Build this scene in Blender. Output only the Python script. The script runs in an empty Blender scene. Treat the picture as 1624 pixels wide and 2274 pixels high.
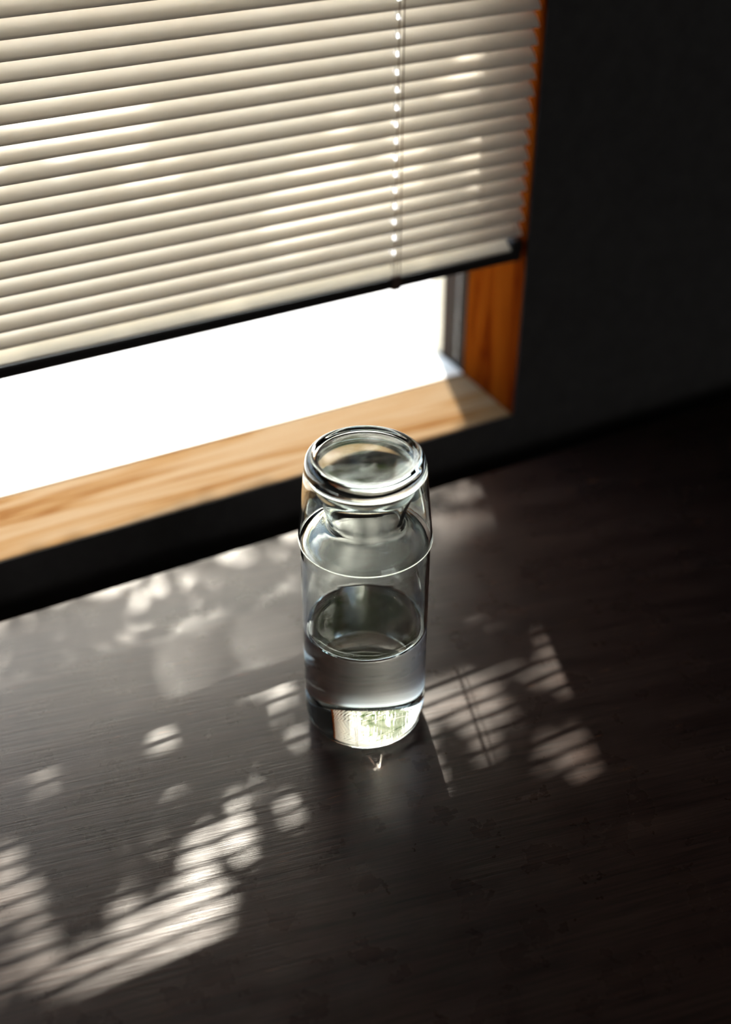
import bpy, bmesh, math, random
from mathutils import Vector, Matrix
random.seed(7)
PI = math.pi
S = bpy.context.scene
COL = S.collection

# ---------------------------------------------------------------- camera
F_PX, HEAD, PITCH, ROLL = 2721.4, 0.4880, 0.6227, 0.0032
CAM = Vector((-0.2981, -0.5618, 0.6352))
fw = Vector((math.sin(HEAD) * math.cos(PITCH), math.cos(HEAD) * math.cos(PITCH), -math.sin(PITCH)))
rt = Vector((math.cos(HEAD), -math.sin(HEAD), 0))
up = rt.cross(fw)
r2 = rt * math.cos(ROLL) + up * math.sin(ROLL)
u2 = r2.cross(fw)
cd = bpy.data.cameras.new('camera')
cam = bpy.data.objects.new('camera', cd)
COL.objects.link(cam)
cam.matrix_world = Matrix(((r2.x, u2.x, -fw.x, CAM.x), (r2.y, u2.y, -fw.y, CAM.y), (r2.z, u2.z, -fw.z, CAM.z), (0, 0, 0, 1)))
cd.sensor_fit = 'VERTICAL'
cd.sensor_height = 36.0
cd.lens = F_PX / 2274 * 36
cd.clip_start = 0.02
cd.dof.use_dof = True
cd.dof.focus_distance = 0.80
cd.dof.aperture_fstop = 2.5
S.camera = cam

# ---------------------------------------------------------------- light
SUN_AZ = math.radians(18)          # from the wall's normal, towards +x
TANP = 0.949                         # sun height in the profile of the wall
SUN_EL = math.atan(TANP * math.cos(SUN_AZ))
to_sun = Vector((math.sin(SUN_AZ) * math.cos(SUN_EL), math.cos(SUN_AZ) * math.cos(SUN_EL), math.sin(SUN_EL)))
sl = bpy.data.lights.new('sun', 'SUN')
sl.energy = 9.5
sl.angle = math.radians(0.55)
sl.color = (1.0, 0.87, 0.76)
sun = bpy.data.objects.new('sun', sl)
COL.objects.link(sun)
sun.location = to_sun * 6
sun.rotation_euler = to_sun.to_track_quat('Z', 'Y').to_euler()
sl.cycles.is_caustics_light = True
w = bpy.data.worlds.new('sky')
S.world = w
w.use_nodes = True
bg = w.node_tree.nodes['Background']
sky = w.node_tree.nodes.new('ShaderNodeTexSky')
sky.sky_type = 'NISHITA'
sky.sun_disc = False
sky.sun_elevation = SUN_EL
sky.sun_rotation = SUN_AZ            # from +y towards +x
sky.air_density = 1.0
sky.dust_density = 2.0
sky.ozone_density = 0.7
w.node_tree.links.new(sky.outputs['Color'], bg.inputs['Color'])
bg.inputs['Strength'].default_value = 0.55
al = bpy.data.lights.new('added_black_lift_fill', 'AREA')   # added fill behind the camera that lifts the blacks, no real source
al.shape = 'RECTANGLE'; al.size = 1.3; al.size_y = 1.1; al.energy = 4.2; al.color = (1.0, 0.97, 0.95)
alo = bpy.data.objects.new('added_black_lift_fill', al); COL.objects.link(alo)
alo.location = (0.6, -2.85, 0.9); alo.rotation_euler = (PI / 2, 0, 0)
S.view_settings.view_transform = 'Standard'
S.view_settings.look = 'None'
S.view_settings.exposure = 0.95
S.view_settings.gamma = 1.0
S.view_settings.use_curve_mapping = False
S.cycles.max_bounces = 16
S.cycles.transmission_bounces = 14
S.cycles.transparent_max_bounces = 12
S.cycles.sample_clamp_indirect = 12.0
S.cycles.blur_glossy = 0.3

# ---------------------------------------------------------------- helpers
def tag(o, label=None, cat=None, group=None, kind=None):
    if label: o['label'] = label
    if cat: o['category'] = cat
    if group: o['group'] = group
    if kind: o['kind'] = kind
    return o

def link(name, bm, mat, parent=None, smooth=False, loc=None):
    me = bpy.data.meshes.new(name)
    bm.to_mesh(me); bm.free()
    o = bpy.data.objects.new(name, me)
    COL.objects.link(o)
    if mat: me.materials.append(mat)
    if smooth:
        for f in me.polygons: f.use_smooth = True
    if parent: o.parent = parent
    if loc: o.location = loc
    return o

def empty(name, loc=(0, 0, 0)):
    o = bpy.data.objects.new(name, None)
    COL.objects.link(o)
    o.location = loc
    o.empty_display_size = 0.05
    return o

def add_box(bm, a, b, bev=0.0, seg=2):
    t = bmesh.new()
    v = [t.verts.new((x, y, z)) for x in (a[0], b[0]) for y in (a[1], b[1]) for z in (a[2], b[2])]
    for q in ((0, 1, 3, 2), (4, 6, 7, 5), (0, 4, 5, 1), (2, 3, 7, 6), (0, 2, 6, 4), (1, 5, 7, 3)):
        t.faces.new([v[i] for i in q])
    bmesh.ops.recalc_face_normals(t, faces=t.faces)
    if bev > 0:
        bmesh.ops.bevel(t, geom=list(t.edges), offset=bev, segments=seg, affect='EDGES', profile=0.5)
    m = bpy.data.meshes.new('tmp'); t.to_mesh(m); t.free()
    bm.from_mesh(m); bpy.data.meshes.remove(m)
    return bm

def box(a, b, bev=0.0, seg=2):
    return add_box(bmesh.new(), a, b, bev, seg)

def tube(bm, pts, r, n=8, cap=True):
    pts = [Vector(p) for p in pts]
    rs = r if isinstance(r, (list, tuple)) else [r] * len(pts)
    rings = []
    for i, p in enumerate(pts):
        d = (pts[min(i + 1, len(pts) - 1)] - pts[max(i - 1, 0)]).normalized()
        a = d.orthogonal().normalized() if i == 0 else (a - d * a.dot(d)).normalized()
        b = d.cross(a)
        rings.append([bm.verts.new(p + (a * math.cos(2 * PI * k / n) + b * math.sin(2 * PI * k / n)) * rs[i]) for k in range(n)])
    for i in range(len(rings) - 1):
        for k in range(n):
            bm.faces.new((rings[i][k], rings[i][(k + 1) % n], rings[i + 1][(k + 1) % n], rings[i + 1][k]))
    if cap:
        bm.faces.new(rings[0][::-1]); bm.faces.new(rings[-1])
    return bm

def smooth_profile(pts, sub=6):
    """Catmull-Rom through (r, z) points; a point given as a 3-tuple is kept as a corner."""
    out = []
    n = len(pts)
    P = [Vector((p[0], p[1])) for p in pts]
    for i in range(n - 1):
        p1, p2 = P[i], P[i + 1]
        p0 = P[i - 1] if i > 0 and len(pts[i]) == 2 else p1 - (p2 - p1)
        p3 = P[i + 2] if i + 2 < n and len(pts[i + 1]) == 2 else p2 + (p2 - p1)
        L = (p2 - p1).length
        m1 = (p2 - p0) / max((p2 - p0).length, 1e-9) * L
        m2 = (p3 - p1) / max((p3 - p1).length, 1e-9) * L
        for k in range(sub):
            t = k / sub
            h = (2*t**3 - 3*t*t + 1, t**3 - 2*t*t + t, -2*t**3 + 3*t*t, t**3 - t*t)
            q = p1 * h[0] + m1 * h[1] + p2 * h[2] + m2 * h[3]
            out.append((max(q.x, 0.0), q.y))
    out.append((P[-1].x, P[-1].y))
    return out

def lathe(bm, prof, n=128, flip=False):
    rings = []
    for r, z in prof:
        if r < 1e-6:
            rings.append([bm.verts.new((0, 0, z))])
        else:
            rings.append([bm.verts.new((r * math.cos(2 * PI * k / n), r * math.sin(2 * PI * k / n), z)) for k in range(n)])
    for i in range(len(rings) - 1):
        A, B = rings[i], rings[i + 1]
        for k in range(n):
            k2 = (k + 1) % n
            if len(A) == 1 and len(B) == 1: continue
            if len(A) == 1: q = (A[0], B[k2], B[k])
            elif len(B) == 1: q = (A[k], A[k2], B[0])
            else: q = (A[k], A[k2], B[k2], B[k])
            bm.faces.new(q if not flip else q[::-1])
    return bm

class N:
    def __init__(s, name):
        s.m = bpy.data.materials.new(name); s.m.use_nodes = True
        s.t = s.m.node_tree; s.b = s.t.nodes['Principled BSDF']; s.out = s.t.nodes['Material Output']
    def n(s, typ, **kw):
        x = s.t.nodes.new(typ)
        for k, v in kw.items():
            if k in x.inputs: x.inputs[k].default_value = v
            else: setattr(x, k, v)
        return x
    def l(s, a, b): s.t.links.new(a, b)
    def ramp(s, fac, stops):
        r = s.n('ShaderNodeValToRGB'); s.l(fac, r.inputs['Fac'])
        e = r.color_ramp.elements
        while len(e) < len(stops): e.new(0.5)
        for q, (p, c) in zip(e, stops): q.position = p; q.color = (*c, 1)
        return r
    def coords(s, scale=(1, 1, 1), rot=(0, 0, 0)):
        tc = s.n('ShaderNodeTexCoord'); mp = s.n('ShaderNodeMapping')
        mp.inputs['Scale'].default_value = scale; mp.inputs['Rotation'].default_value = rot
        s.l(tc.outputs['Object'], mp.inputs['Vector'])
        return mp.outputs['Vector']
    def noise(s, vec, scale, detail=6, rough=0.6, dist=0.0):
        x = s.n('ShaderNodeTexNoise'); s.l(vec, x.inputs['Vector'])
        x.inputs['Scale'].default_value = scale; x.inputs['Detail'].default_value = detail
        x.inputs['Roughness'].default_value = rough; x.inputs['Distortion'].default_value = dist
        return x.outputs['Fac']
    def bump(s, h, strength, dist):
        x = s.n('ShaderNodeBump'); x.inputs['Strength'].default_value = strength; x.inputs['Distance'].default_value = dist
        s.l(h, x.inputs['Height']); s.l(x.outputs['Normal'], s.b.inputs['Normal'])

def plain(name, col, rough=0.6, spec=0.5, scale=60, var=0.12, bump=0.0005):
    m = N(name)
    v = m.coords()
    f = m.noise(v, scale)
    r = m.ramp(f, [(0.3, tuple(c * (1 - var) for c in col)), (0.7, tuple(min(1, c * (1 + var)) for c in col))])
    m.l(r.outputs['Color'], m.b.inputs['Base Color'])
    m.b.inputs['Roughness'].default_value = rough
    m.b.inputs['Specular IOR Level'].default_value = spec
    m.bump(f, 0.2, bump)
    return m.m

# --- dark stained table wood
def table_wood():
    m = N('dark_stained_wood')
    v = m.coords((1, 1, 1), (0, 0, math.radians(11)))
    def st(sx, sy):
        mp = m.n('ShaderNodeMapping'); mp.inputs['Scale'].default_value = (sx, sy, sy)
        m.l(v, mp.inputs['Vector']); return mp.outputs['Vector']
    fine = m.noise(st(16, 420), 1.0, 5, 0.65)
    broad = m.noise(st(3, 38), 1.0, 5, 0.6, 0.4)
    pores = m.noise(st(30, 380), 1.0, 3, 0.5)
    c1 = m.ramp(broad, [(0.25, (0.011, 0.0052, 0.0040)), (0.75, (0.033, 0.0190, 0.0143))])
    c2 = m.ramp(fine, [(0.32, (0.50, 0.50, 0.50)), (0.66, (1.4, 1.33, 1.28))])
    mx = m.n('ShaderNodeMix', data_type='RGBA', blend_type='MULTIPLY')
    mx.inputs[0].default_value = 1
    m.l(c1.outputs['Color'], mx.inputs[6]); m.l(c2.outputs['Color'], mx.inputs[7])
    # orange streaks where the stain has rubbed thin
    pr = m.ramp(pores, [(0.66, (0, 0, 0)), (0.74, (1, 1, 1))])
    m2 = m.n('ShaderNodeMix', data_type='RGBA')
    worn = m.ramp(m.noise(v, 7, 3), [(0.48, (0, 0, 0)), (0.62, (0.5, 0.5, 0.5))])
    mm = m.n('ShaderNodeMath', operation='MULTIPLY')
    m.l(pr.outputs['Color'], mm.inputs[0]); m.l(worn.outputs['Color'], mm.inputs[1])
    m.l(mm.outputs[0], m2.inputs[0]); m.l(mx.outputs[2], m2.inputs[6]); m2.inputs[7].default_value = (0.20, 0.075, 0.03, 1)
    m.l(m2.outputs[2], m.b.inputs['Base Color'])
    rr = m.ramp(m.noise(v, 30, 4), [(0.3, (0.25,) * 3), (0.7, (0.33,) * 3)])
    m.l(rr.outputs['Color'], m.b.inputs['Roughness'])
    m.b.inputs['Specular IOR Level'].default_value = 0.20
    m.bump(fine, 0.30, 0.0005)
    return m.m

def light_wood(name, dark, mid, lite, axis, rough=0.42, spec=0.4):
    m = N(name)
    sc = [14, 14, 14]; sc[axis] = 1.2
    v = m.coords(tuple(sc))
    a = m.noise(v, 2.2, 5, 0.55, 0.9)
    wv = m.n('ShaderNodeMath', operation='MULTIPLY'); wv.inputs[1].default_value = 7.0; m.l(a, wv.inputs[0])
    fr = m.n('ShaderNodeMath', operation='PINGPONG'); fr.inputs[1].default_value = 1.0; m.l(wv.outputs[0], fr.inputs[0])
    fine = m.noise(v, 26, 3)
    ad = m.n('ShaderNodeMath', operation='MULTIPLY_ADD'); ad.inputs[1].default_value = 0.35; m.l(fine, ad.inputs[0]); m.l(fr.outputs[0], ad.inputs[2])
    r = m.ramp(ad.outputs[0], [(0.1, dark), (0.45, mid), (1.0, lite)])
    m.l(r.outputs['Color'], m.b.inputs['Base Color'])
    m.b.inputs['Roughness'].default_value = rough
    m.b.inputs['Specular IOR Level'].default_value = spec
    m.bump(fine, 0.15, 0.0004)
    return m.m

def glass_mat(name, ior, col, dirt=False):
    m = N(name)
    m.t.nodes.remove(m.b)
    g = m.n('ShaderNodeBsdfGlass'); g.inputs['IOR'].default_value = ior
    g.inputs['Roughness'].default_value = 0.0; g.inputs['Color'].default_value = (*col, 1)
    m.l(g.outputs[0], m.out.inputs['Surface'])
    return m.m

def pane_mat():
    m = N('window_glass')
    m.t.nodes.remove(m.b)
    tr = m.n('ShaderNodeBsdfTransparent'); tr.inputs['Color'].default_value = (0.93, 0.96, 0.95, 1)
    gl = m.n('ShaderNodeBsdfGlossy'); gl.inputs['Roughness'].default_value = 0.02
    fr = m.n('ShaderNodeFresnel'); fr.inputs['IOR'].default_value = 1.45
    ge = m.n('ShaderNodeNewGeometry'); mr = m.n('ShaderNodeMapRange')
    mr.inputs['To Min'].default_value = 1.45; mr.inputs['To Max'].default_value = 1 / 1.45
    m.l(ge.outputs['Backfacing'], mr.inputs['Value']); m.l(mr.outputs['Result'], fr.inputs['IOR'])
    mx = m.n('ShaderNodeMixShader')
    m.l(fr.outputs[0], mx.inputs[0]); m.l(tr.outputs[0], mx.inputs[1]); m.l(gl.outputs[0], mx.inputs[2])
    m.l(mx.outputs[0], m.out.inputs['Surface'])
    return m.m

def slat_mat():
    m = N('cream_slat_enamel')
    f = m.noise(m.coords((1, 1, 1)), 25, 3)
    r = m.ramp(f, [(0.3, (0.87, 0.825, 0.75)), (0.7, (0.90, 0.865, 0.80))])
    m.l(r.outputs['Color'], m.b.inputs['Base Color'])
    m.b.inputs['Roughness'].default_value = 0.38
    m.b.inputs['Specular IOR Level'].default_value = 0.4
    tl = m.n('ShaderNodeBsdfTranslucent'); tl.inputs['Color'].default_value = (0.95, 0.84, 0.68, 1)
    mx = m.n('ShaderNodeMixShader'); mx.inputs[0].default_value = 0.16
    m.l(m.b.outputs[0], mx.inputs[1]); m.l(tl.outputs[0], mx.inputs[2]); m.l(mx.outputs[0], m.out.inputs['Surface'])
    return m.m

def leaf_mat():
    m = N('leaf_green')
    f = m.noise(m.coords(), 9, 3)
    r = m.ramp(f, [(0.3, (0.05, 0.09, 0.02)), (0.7, (0.10, 0.16, 0.04))])
    m.l(r.outputs['Color'], m.b.inputs['Base Color'])
    m.b.inputs['Roughness'].default_value = 0.5
    tl = m.n('ShaderNodeBsdfTranslucent'); tl.inputs['Color'].default_value = (0.25, 0.35, 0.08, 1)
    mx = m.n('ShaderNodeMixShader'); mx.inputs[0].default_value = 0.3
    m.l(m.b.outputs[0], mx.inputs[1]); m.l(tl.outputs[0], mx.inputs[2]); m.l(mx.outputs[0], m.out.inputs['Surface'])
    return m.m

M = dict(
    table=table_wood(),
    sill=light_wood('honey_pine', (0.092, 0.036, 0.010), (0.155, 0.090, 0.039), (0.182, 0.128, 0.078), 0, 0.6, 0.0),
    jamb=light_wood('orange_stained_pine', (0.055, 0.0055, 0.0008), (0.108, 0.020, 0.0016), (0.140, 0.032, 0.0028), 2, 0.8, 0.0),
    wall=plain('dark_wall_paint', (0.060, 0.058, 0.057), 0.9, 0.03),
    floor=plain('floor_boards', (0.20, 0.16, 0.12), 0.7, 0.2),
    ceil=plain('ceiling_paint', (0.35, 0.35, 0.34), 0.9, 0.1),
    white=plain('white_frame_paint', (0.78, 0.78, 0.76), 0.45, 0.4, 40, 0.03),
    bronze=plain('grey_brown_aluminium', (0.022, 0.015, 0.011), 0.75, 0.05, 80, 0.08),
    render=plain('cream_render', (0.72, 0.62, 0.48), 0.8, 0.2, 90, 0.06),
    ground=plain('pale_concrete', (0.62, 0.60, 0.58), 0.9, 0.1, 12, 0.08),
    slat=slat_mat(),
    rail=plain('rail_enamel', (0.80, 0.74, 0.62), 0.4, 0.4, 40, 0.03),
    dark=plain('black_cap_and_rail_shade', (0.012, 0.010, 0.009), 0.55, 0.3, 40, 0.1),  # black end caps, and the rail front with shade put into its colour
    lift=plain('white_lift_cord', (0.88, 0.86, 0.80), 0.7, 0.1, 300, 0.03),
    cord=plain('blind_cord', (0.45, 0.36, 0.26), 0.8, 0.1, 300, 0.1),
    clip=plain('brown_plastic', (0.07, 0.04, 0.03), 0.5, 0.4, 60, 0.1),
    glass=glass_mat('clear_glass', 1.50, (0.975, 0.992, 0.985)),
    water=glass_mat('water_surface', 1.333, (1, 1, 1)),
    wet=glass_mat('water_behind_glass', 1.333, (0.975, 0.988, 0.965)),
    pane=pane_mat(), leaf=leaf_mat(),
    bark=plain('bark', (0.10, 0.075, 0.05), 0.9, 0.1, 30, 0.3),
)

# ---------------------------------------------------------------- numbers of the place
YW = 0.260            # room face of the window wall
ZS = 0.029            # top of the wooden sill
XR = 0.297            # right jamb
XL = -1.35            # left jamb, outside the frame
YF0, YF1 = 0.350, 0.376   # window frame, in depth
YO = 0.412            # outer face of the wall
ZT = 0.512            # head of the opening

# ---------------------------------------------------------------- room shell
def struct(name, bm, mat, parent=None):
    o = link(name, bm, mat, parent)
    if not parent: o['kind'] = 'structure'
    return o

X0, X1, Y0, FZ, CZ = -2.4, 2.2, -2.9, -0.74, 1.75
struct('floor', box((X0 - .1, Y0 - .1, FZ - .1), (X1 + .1, YO, FZ)), M['floor'])
struct('ceiling', box((X0 - .1, Y0 - .1, CZ), (X1 + .1, YO, CZ + .1)), M['ceil'])
struct('wall_left', box((X0 - .1, Y0, FZ), (X0, YO, CZ)), M['wall'])
struct('wall_right', box((X1, Y0, FZ), (X1 + .1, YO, CZ)), M['wall'])
struct('wall_rear', box((X0, Y0 - .1, FZ), (X1, Y0, CZ)), M['wall'])
bm = bmesh.new()
JT = 0.022            # thickness of the jamb boards
add_box(bm, (X0, YW, FZ), (XL - JT, YO, CZ))
add_box(bm, (XR + JT, YW, FZ), (X1, YO, CZ))
add_box(bm, (XL - JT, YW, FZ), (XR + JT, YO, ZS - 0.028))
add_box(bm, (XL - JT, YW, ZT + JT), (XR + JT, YO, CZ))
# dark skin added over the boards' front edges to stand in for their shade
SK = 0.0004
add_box(bm, (XL - JT, YW - SK, ZS - 0.028), (XR + JT, YW, ZS - 0.0006))
add_box(bm, (XR + 0.0006, YW - SK, ZS - 0.0006), (XR + JT, YW, ZT + JT))
add_box(bm, (XL - JT, YW - SK, ZS - 0.0006), (XL - 0.0006, YW, ZT + JT))
add_box(bm, (XL - 0.0006, YW - SK, ZT + 0.0006), (XR + 0.0006, YW, ZT + JT))
add_box(bm, (X0, YW - SK, FZ), (XL - JT, YW, CZ))
add_box(bm, (XR + JT, YW - SK, FZ), (X1, YW, CZ))
add_box(bm, (XL - JT, YW - SK, FZ), (XR + JT, YW, ZS - 0.028))
add_box(bm, (XL - JT, YW - SK, ZT + JT), (XR + JT, YW, CZ))
struct('wall_window', bm, M['wall'])

# window: boards of the reveal, frame, pane, outer ledge
win = empty('window_1', ((XL + XR) / 2, YW, ZS))
win['kind'] = 'structure'
def wpart(name, bm, mat, label=None, smooth=False):
    o = link(name, bm, mat, None, smooth)
    o.parent = win; o.matrix_parent_inverse = Matrix.Translation(-win.location)
    if label: o['label'] = label
    return o
wpart('sill_board', box((XL - JT, YW + 0.0003, ZS - 0.026), (XR + 0.0005, YF0 + .002, ZS), 0.0025, 3), M['sill'], 'honey coloured pine sill board with streaky grain')
wpart('jamb_board', box((XR, YW + 0.0003, ZS - 0.026), (XR + JT, YF0 + .004, ZT), 0.0025, 3), M['jamb'], 'orange-brown stained pine jamb board')
wpart('jamb_board', box((XL - JT, YW + 0.0003, ZS), (XL, YF0 + .004, ZT), 0.0025, 3), M['jamb'])
wpart('head_board', box((XL, YW + 0.0003, ZT), (XR, YF0 + .004, ZT + JT), 0.0025, 3), M['jamb'])
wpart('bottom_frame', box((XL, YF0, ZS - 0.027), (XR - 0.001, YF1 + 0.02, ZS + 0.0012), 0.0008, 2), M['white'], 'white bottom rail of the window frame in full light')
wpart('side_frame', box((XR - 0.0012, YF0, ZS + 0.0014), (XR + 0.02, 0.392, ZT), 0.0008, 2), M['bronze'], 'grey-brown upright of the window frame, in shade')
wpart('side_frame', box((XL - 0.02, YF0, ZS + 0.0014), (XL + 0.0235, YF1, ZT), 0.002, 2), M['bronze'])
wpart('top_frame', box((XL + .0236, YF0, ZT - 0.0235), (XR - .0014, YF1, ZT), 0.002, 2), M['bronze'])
wpart('pane', box((XL + .0236, 0.362, ZS + 0.0014), (XR - .0014, 0.366, ZT - .0236)), M['pane'])
wpart('outer_ledge', box((XL - .05, YF1 + 0.0205, ZS - 0.03), (XR + .05, YO + 0.06, ZS + 0.002), 0.003, 2), M['white'])
bm = bmesh.new()
add_box(bm, (XR - 0.0012, 0.3925, ZS + .0022), (XR + JT, YO + 0.004, ZT - 0.01), 0.002)
wpart('outer_reveal', bm, M['render'], 'cream outer edge of the opening seen through the glass')
# lintel that stands out over the opening outside
wpart('outer_lintel', box((XL - .1, YO + 0.001, 0.593), (XR + .6, 0.50, 0.80), 0.004), M['render'])

# ---------------------------------------------------------------- outdoors
o = struct('ground', box((-9, YO + 0.1, FZ - .12), (9, 14, FZ - .02)), M['ground'])

# ---------------------------------------------------------------- table
tbl = empty('table', (0.05, -0.25, FZ))
tag(tbl, 'dark brown stained wooden table under the window with a glass carafe on it', 'table')
def tpart(name, bm, mat, label=None):
    o = link(name, bm, mat, None)
    o.parent = tbl; o.matrix_parent_inverse = Matrix.Translation(-tbl.location)
    if label: o['label'] = label
    return o
TX0, TX1, TY0, TY1 = -0.95, 0.95, -0.62, 0.2225
top = tpart('tabletop', box((TX0, TY0, -0.030), (TX1, TY1, 0.0), 0.0015, 2), M['table'])
for x in (TX0 + .05, TX1 - .11):
    for y in (TY0 + .05, TY1 - .11):
        bm = bmesh.new()
        add_box(bm, (x, y, FZ), (x + .06, y + .06, -0.0302), 0.003)
        tpart('leg', bm, M['table'])
for a, b in (((TX0 + .115, TY0 + .065, -.11), (TX1 - .115, TY0 + .085, -.0302)), ((TX0 + .115, TY1 - .085, -.11), (TX1 - .115, TY1 - .065, -.0302)),
             ((TX0 + .065, TY0 + .115, -.11), (TX0 + .085, TY1 - .115, -.0302)), ((TX1 - .085, TY0 + .115, -.11), (TX1 - .065, TY1 - .115, -.0302))):
    tpart('apron', box(a, b, 0.002), M['table'])

# ---------------------------------------------------------------- venetian blind
blind = empty('venetian_blind', ((XL + XR) / 2, 0.269, 0.19))
tag(blind, 'cream venetian blind with narrow slats lowered to just above the wooden sill', 'blind')
def bpart(name, bm, mat, label=None, smooth=False):
    o = link(name, bm, mat, None, smooth)
    o.parent = blind; o.matrix_parent_inverse = Matrix.Translation(-blind.location)
    if label: o['label'] = label
    return o
PITCHS = 0.0133
SW = 0.0180           # slat width
TILT = math.radians(40)
CROWN = math.radians(27)
BX0, BX1 = XL + 0.008, XR - 0.004
YI, ZI = 0.2625, 0.2235   # room edge of the lowest full slat
LAD = [0.1675, -0.30, -0.77, -1.20]
def slat_bm():
    """Crowned strip, room edge at the origin, rising outwards; slotted where the cords pass."""
    bm = bmesh.new()
    n = 8
    prof = []
    y = z = 0.0
    for i in range(n + 1):
        prof.append((y, z))
        a = TILT + CROWN * (1 - 2 * (i + .5) / n)
        y += SW / n * math.cos(a); z += SW / n * math.sin(a)
    th = 0.00022
    nx, nz = -math.sin(TILT) * th, math.cos(TILT) * th
    xs = [BX0]
    for l in sorted(LAD): xs += [l - 0.0022, l + 0.0022]
    xs.append(BX1)
    up_, lo_ = [], []
    for x in xs:
        up_.append([bm.verts.new((x, p[0] + nx / 2, p[1] + nz / 2)) for p in prof])
        lo_.append([bm.verts.new((x, p[0] - nx / 2, p[1] - nz / 2)) for p in prof])
    for i in range(len(xs) - 1):
        slot = i % 2 == 1
        for k in range(n):
            if slot and k in (3, 4): continue
            bm.faces.new((up_[i][k], up_[i + 1][k], up_[i + 1][k + 1], up_[i][k + 1]))
            bm.faces.new((lo_[i][k], lo_[i][k + 1], lo_[i + 1][k + 1], lo_[i + 1][k]))
        bm.faces.new((up_[i][0], lo_[i][0], lo_[i + 1][0], up_[i + 1][0]))
        bm.faces.new((up_[i][n], up_[i + 1][n], lo_[i + 1][n], lo_[i][n]))
    for j in (0, len(xs) - 1):
        for k in range(n):
            q = (up_[j][k], up_[j][k + 1], lo_[j][k + 1], lo_[j][k])
            bm.faces.new(q if j == 0 else q[::-1])
    return bm, prof
bm, sprof = slat_bm()
s0 = link('slat', bm, M['slat'], None, True)
s0.parent = blind; s0.matrix_parent_inverse = Matrix.Translation(-blind.location)
NS = int((ZT - 0.040 - ZI) / PITCHS)
rs = random.Random(3)
for i in range(-1, NS):
    s = s0 if i == -1 else s0.copy()
    if i != -1: COL.objects.link(s)
    s.location = (rs.uniform(-.0008, .0008), YI + rs.uniform(-.0003, .0003), ZI + i * PITCHS + rs.uniform(-.0002, .0002))
    s.rotation_euler = (math.radians(rs.uniform(-1.0, 1.0)), 0, 0)
# bottom rail, tilted like the slats
def rotbox(a, b, bev, ang, origin):
    bm = box(a, b, bev, 3)
    bmesh.ops.rotate(bm, verts=bm.verts, cent=(0, 0, 0), matrix=Matrix.Rotation(ang, 3, 'X'))
    bmesh.ops.translate(bm, verts=bm.verts, vec=origin)
    return bm
RA = math.radians(34)
RO = (0, YI - 0.0005, 0.1985)
bpart('bottom_rail', rotbox((BX0, 0, -0.0022), (BX1, 0.0185, 0.0), 0.0008, RA, RO), M['rail'])
bpart('rail_front_shade', box((BX0 - .0005, YI - 0.0015, 0.1872), (BX1 - .0005, YI + 0.0145, 0.1965), 0.0018, 3), M['dark'], 'front of the bottom rail with its shade painted black')  # dark strip standing in for the shade on the pale rail's front
for xa, xb in ((BX1 - .011, BX1 + .0005), (BX0 - .0005, BX0 + .011)):
    bpart('rail_end_cap', box((xa, YI - 0.0022, 0.1866), (xb, YI + 0.0175, 0.2065), 0.003, 3), M['dark'], 'black end cap of the bottom rail')
bpart('headrail', box((BX0, 0.2590, ZT - .034), (BX1, 0.2850, ZT - .003), 0.001), M['rail'])
SY, SZ = sprof[-1]
for l in LAD:
    for dy, off in ((-0.0006, 0.0030), (-0.0006, -0.0012), (SY + 0.0006, 0.0030)):
        bm = bmesh.new()
        z0 = 0.190 if dy < 0 else 0.20
        tube(bm, [(l + off, YI + dy, z0), (l + off, YI + dy, ZT - .033)], 0.00045, 6)
        bpart('ladder_cord', bm, M['cord'], None, True)
    bm = bmesh.new()
    tube(bm, [(l, YI + SY / 2, 0.198), (l, YI + SY / 2, ZT - .033)], 0.0006, 8)
    bpart('lift_cord', bm, M['lift'], None, True)
    bm = bmesh.new()
    b2 = box((l - .0042, YI - 0.0025, 0.1860), (l + .0042, YI + 0.006, 0.1990), 0.001)
    bpart('cord_clip', b2, M['clip'], 'brown plastic clip holding the cord to the bottom rail')

# ---------------------------------------------------------------- carafe, water, tumbler
RB = 0.0425
WZ = 0.087
car = empty('carafe', (0, 0, 0))
tag(car, 'clear glass carafe half full of water standing on the dark table', 'carafe')
WT = 0.0021
outer = smooth_profile([
    (0.0, 0.0012, 1), (0.025, 0.0009), (0.0295, 0.0002), (0.0335, 0.0006), (0.0370, 0.0023), (0.0405, 0.0064), (0.0420, 0.0125), (RB, 0.0210, 1),
    (RB, 0.1440, 1), (0.0423, 0.1500), (0.0412, 0.1565), (0.0385, 0.1620), (0.0338, 0.1660), (0.0288, 0.1684), (0.0254, 0.1708),
    (0.0246, 0.1740), (0.0257, 0.1800), (0.0281, 0.1890), (0.0308, 0.1985), (0.0325, 0.2048), (0.0325, 0.2064), (0.0314, 0.2068)], 6)
inner_up = smooth_profile([
    (0.0314, 0.2068), (0.0305, 0.2058), (0.0290, 0.1985), (0.0263, 0.1890), (0.0238, 0.1800), (0.0226, 0.1740), (0.0235, 0.1698),
    (0.0272, 0.1668), (0.0322, 0.1642), (0.0366, 0.1604), (0.0392, 0.1552), (0.0402, 0.1495), (RB - WT, 0.1440, 1), (RB - WT, WZ, 1)], 6)
bm = bmesh.new()
outer_w = [q for q in outer if q[1] < WZ] + [(RB, WZ)] + [q for q in outer if q[1] > WZ]
lathe(bm, outer_w + inner_up[1:])
bmesh.ops.recalc_face_normals(bm, faces=bm.faces)
vessel = link('vessel', bm, M['glass'], car, True)
vessel.data.materials.append(M['wet'])          # where water stands behind the wall, wall and water bend light as one
for f in vessel.data.polygons:
    if f.center.z < WZ: f.material_index = 1
bm = bmesh.new()
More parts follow.
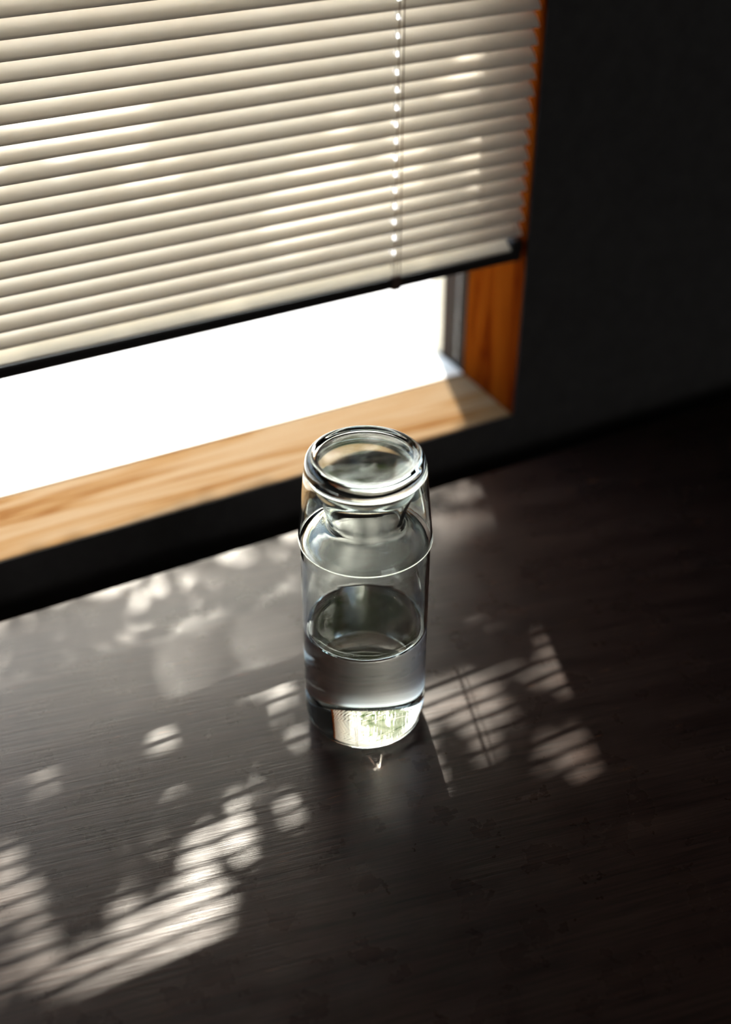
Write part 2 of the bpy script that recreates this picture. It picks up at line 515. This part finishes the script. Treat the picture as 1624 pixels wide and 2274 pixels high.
lathe(bm, [(0.0, WZ), (0.030, WZ), (0.0380, WZ + .00005), (0.0396, WZ + .0004), (0.0401, WZ + .0009), (RB - WT, WZ + .0016)])
bmesh.ops.recalc_face_normals(bm, faces=bm.faces)
for f in bm.faces:
    if f.normal.z < 0: f.normal_flip()
water = link('water', bm, M['water'], None, True)
tag(water, 'still clear water filling the lower half of the glass carafe', 'water')

cup = empty('tumbler', (0, 0, 0.1595))
tag(cup, 'clear glass tumbler turned upside down over the neck of the carafe', 'tumbler')
cp = smooth_profile([
    (0.0, 0.2212, 1), (0.0298, 0.2211), (0.0310, 0.2215), (0.0326, 0.2222), (0.0346, 0.2221), (0.0364, 0.2208), (0.0377, 0.2183), (0.0384, 0.2145), (0.0392, 0.2075, 1),
    (0.0437, 0.1612, 1), (0.0439, 0.1602), (0.0434, 0.1595), (0.0427, 0.1598), (0.0424, 0.1612, 1),
    (0.0376, 0.2090, 1), (0.0370, 0.2112), (0.0352, 0.2118), (0.0320, 0.2106), (0.0280, 0.2096), (0.0, 0.2090, 1)], 6)
bm = bmesh.new()
lathe(bm, cp)
bmesh.ops.recalc_face_normals(bm, faces=bm.faces)
bmesh.ops.translate(bm, verts=bm.verts, vec=(0, 0, -0.1595))
cbody = link('tumbler_body', bm, M['glass'], cup, True)

for o in (vessel, cbody):
    o.cycles.is_caustics_caster = True
top.cycles.is_caustics_receiver = True

# ---------------------------------------------------------------- tree outside that breaks up the sun
GAPS = [  # sunlit patches on the table: x, y, half widths, how open
    (-.213, -.108, .056, .026, 1.0), (-.268, -.030, .022, .034, 1.0), (-.250, .052, .014, .008, .8), (-.205, -.045, .011, .013, .7),
    (-.162, -.080, .012, .013, .7), (-.128, -.056, .022, .014, .5), (-.078, -.045, .026, .026, .3), (-.046, .022, .016, .032, .65),
    (-.035, .105, .042, .020, .6), (.000, -.020, .040, .050, 1.0), (.070, -.014, .030, .026, 1.0), (.108, -.012, .022, .016, .9),
    (.156, -.028, .026, .026, 1.0), (.080, -.078, .022, .020, .6), (.104, -.104, .026, .022, .8)]
def openness(x, y):
    t = 0.08 if y < .04 else 0.08 + 0.07 * min(1, (y - .04) / .12) * (1 if x > -.12 else .6)
    if y > 0.222: t = 1.0
    for gx, gy, rx, ry, o_ in GAPS:
        d = math.hypot((x - gx) / rx, (y - gy) / ry)
        if d < 1.25: t = max(t, o_ * min(1, (1.25 - d) / .25))
    return t
tree = empty('tree', (3.1, 2.9, FZ - .02))
tag(tree, 'leafy tree growing outside beyond the window', 'tree')
rl = random.Random(11)
bm = bmesh.new()
def leaf(bm, c, L, W):
    nrm = (to_sun + Vector((rl.gauss(0, .45), rl.gauss(0, .45), rl.gauss(0, .45)))).normalized()
    a = nrm.orthogonal().normalized(); b = nrm.cross(a)
    th = rl.uniform(0, 2 * PI)
    d = a * math.cos(th) + b * math.sin(th); s = nrm.cross(d)
    P = [c - d * L / 2, c - d * L * .15 + s * W / 2 + nrm * .003, c + d * L * .22 + s * W * .38 + nrm * .003, c + d * L / 2,
         c + d * L * .22 - s * W * .38 + nrm * .003, c - d * L * .15 - s * W / 2 + nrm * .003]
    v = [bm.verts.new(p) for p in P]
    bm.faces.new((v[0], v[1], v[2], v[3])); bm.faces.new((v[0], v[3], v[4], v[5]))
tana = math.tan(SUN_AZ)
nl = 0
while nl < 6400:
    x = rl.uniform(-.62, .50); y = rl.uniform(-.25, .50)
    op = openness(x, y)
    nl += 1
    small = y > .17
    if rl.random() > math.log(1 / max(op, .05)) / 3.0: continue
    far = .05 < y < .17
    for rep in range(3 if far else 1):
        if rep: x, y = rl.uniform(-.62, .50), rl.uniform(.05, .17)
        yc = rl.uniform(3.4, 4.6) if far else (rl.uniform(1.25, 1.7) if small else rl.uniform(1.15, 1.75))
        c = Vector((x + (yc - y) * tana, yc, (yc - y) * TANP))
        if far: leaf(bm, c, rl.uniform(.024, .032), rl.uniform(.014, .018))
        elif small:
            for q_ in range(3): leaf(bm, c + Vector((rl.uniform(-.02, .02), 0, rl.uniform(-.008, .008))), rl.uniform(.018, .024), rl.uniform(.011, .015))
        else: leaf(bm, c, rl.uniform(.030, .045), rl.uniform(.020, .028))
for k in range(2600):            # the rest of the crown, away from the sun's path to the table
    c = Vector((rl.gauss(1.45, .7), rl.gauss(2.3, .45), rl.gauss(2.1, .6)))
    q = c - to_sun * (c.z / to_sun.z)
    if -.45 < q.x < .45 and -.3 < q.y < .6: continue
    leaf(bm, c, rl.uniform(.05, .08), rl.uniform(.03, .045))
fo = link('foliage', bm, M['leaf'])
fo.parent = tree; fo.matrix_parent_inverse = Matrix.Translation(-tree.location)
fo['kind'] = 'stuff'
bm = bmesh.new()
tube(bm, [(3.1, 2.9, FZ - .03), (3.05, 2.88, .3), (2.8, 2.8, 1.3), (2.3, 2.6, 2.0), (1.5, 2.3, 2.7)], [.11, .085, .07, .045, .015], 12)
t_ = link('trunk', bm, M['bark'], None, True); t_.parent = tree; t_.matrix_parent_inverse = Matrix.Translation(-tree.location)
for e in ((1.2, 1.6, 2.2), (2.6, 1.9, 2.4), (2.4, 3.4, 2.7)):
    bm = bmesh.new()
    m_ = Vector((2.7, 2.75, 1.6)).lerp(Vector(e), .5) + Vector((0, 0, .12))
    tube(bm, [(2.72, 2.78, 1.42), m_, e], [.035, .022, .006], 8)
    b_ = link('branch', bm, M['bark'], None, True); b_.parent = tree; b_.matrix_parent_inverse = Matrix.Translation(-tree.location)
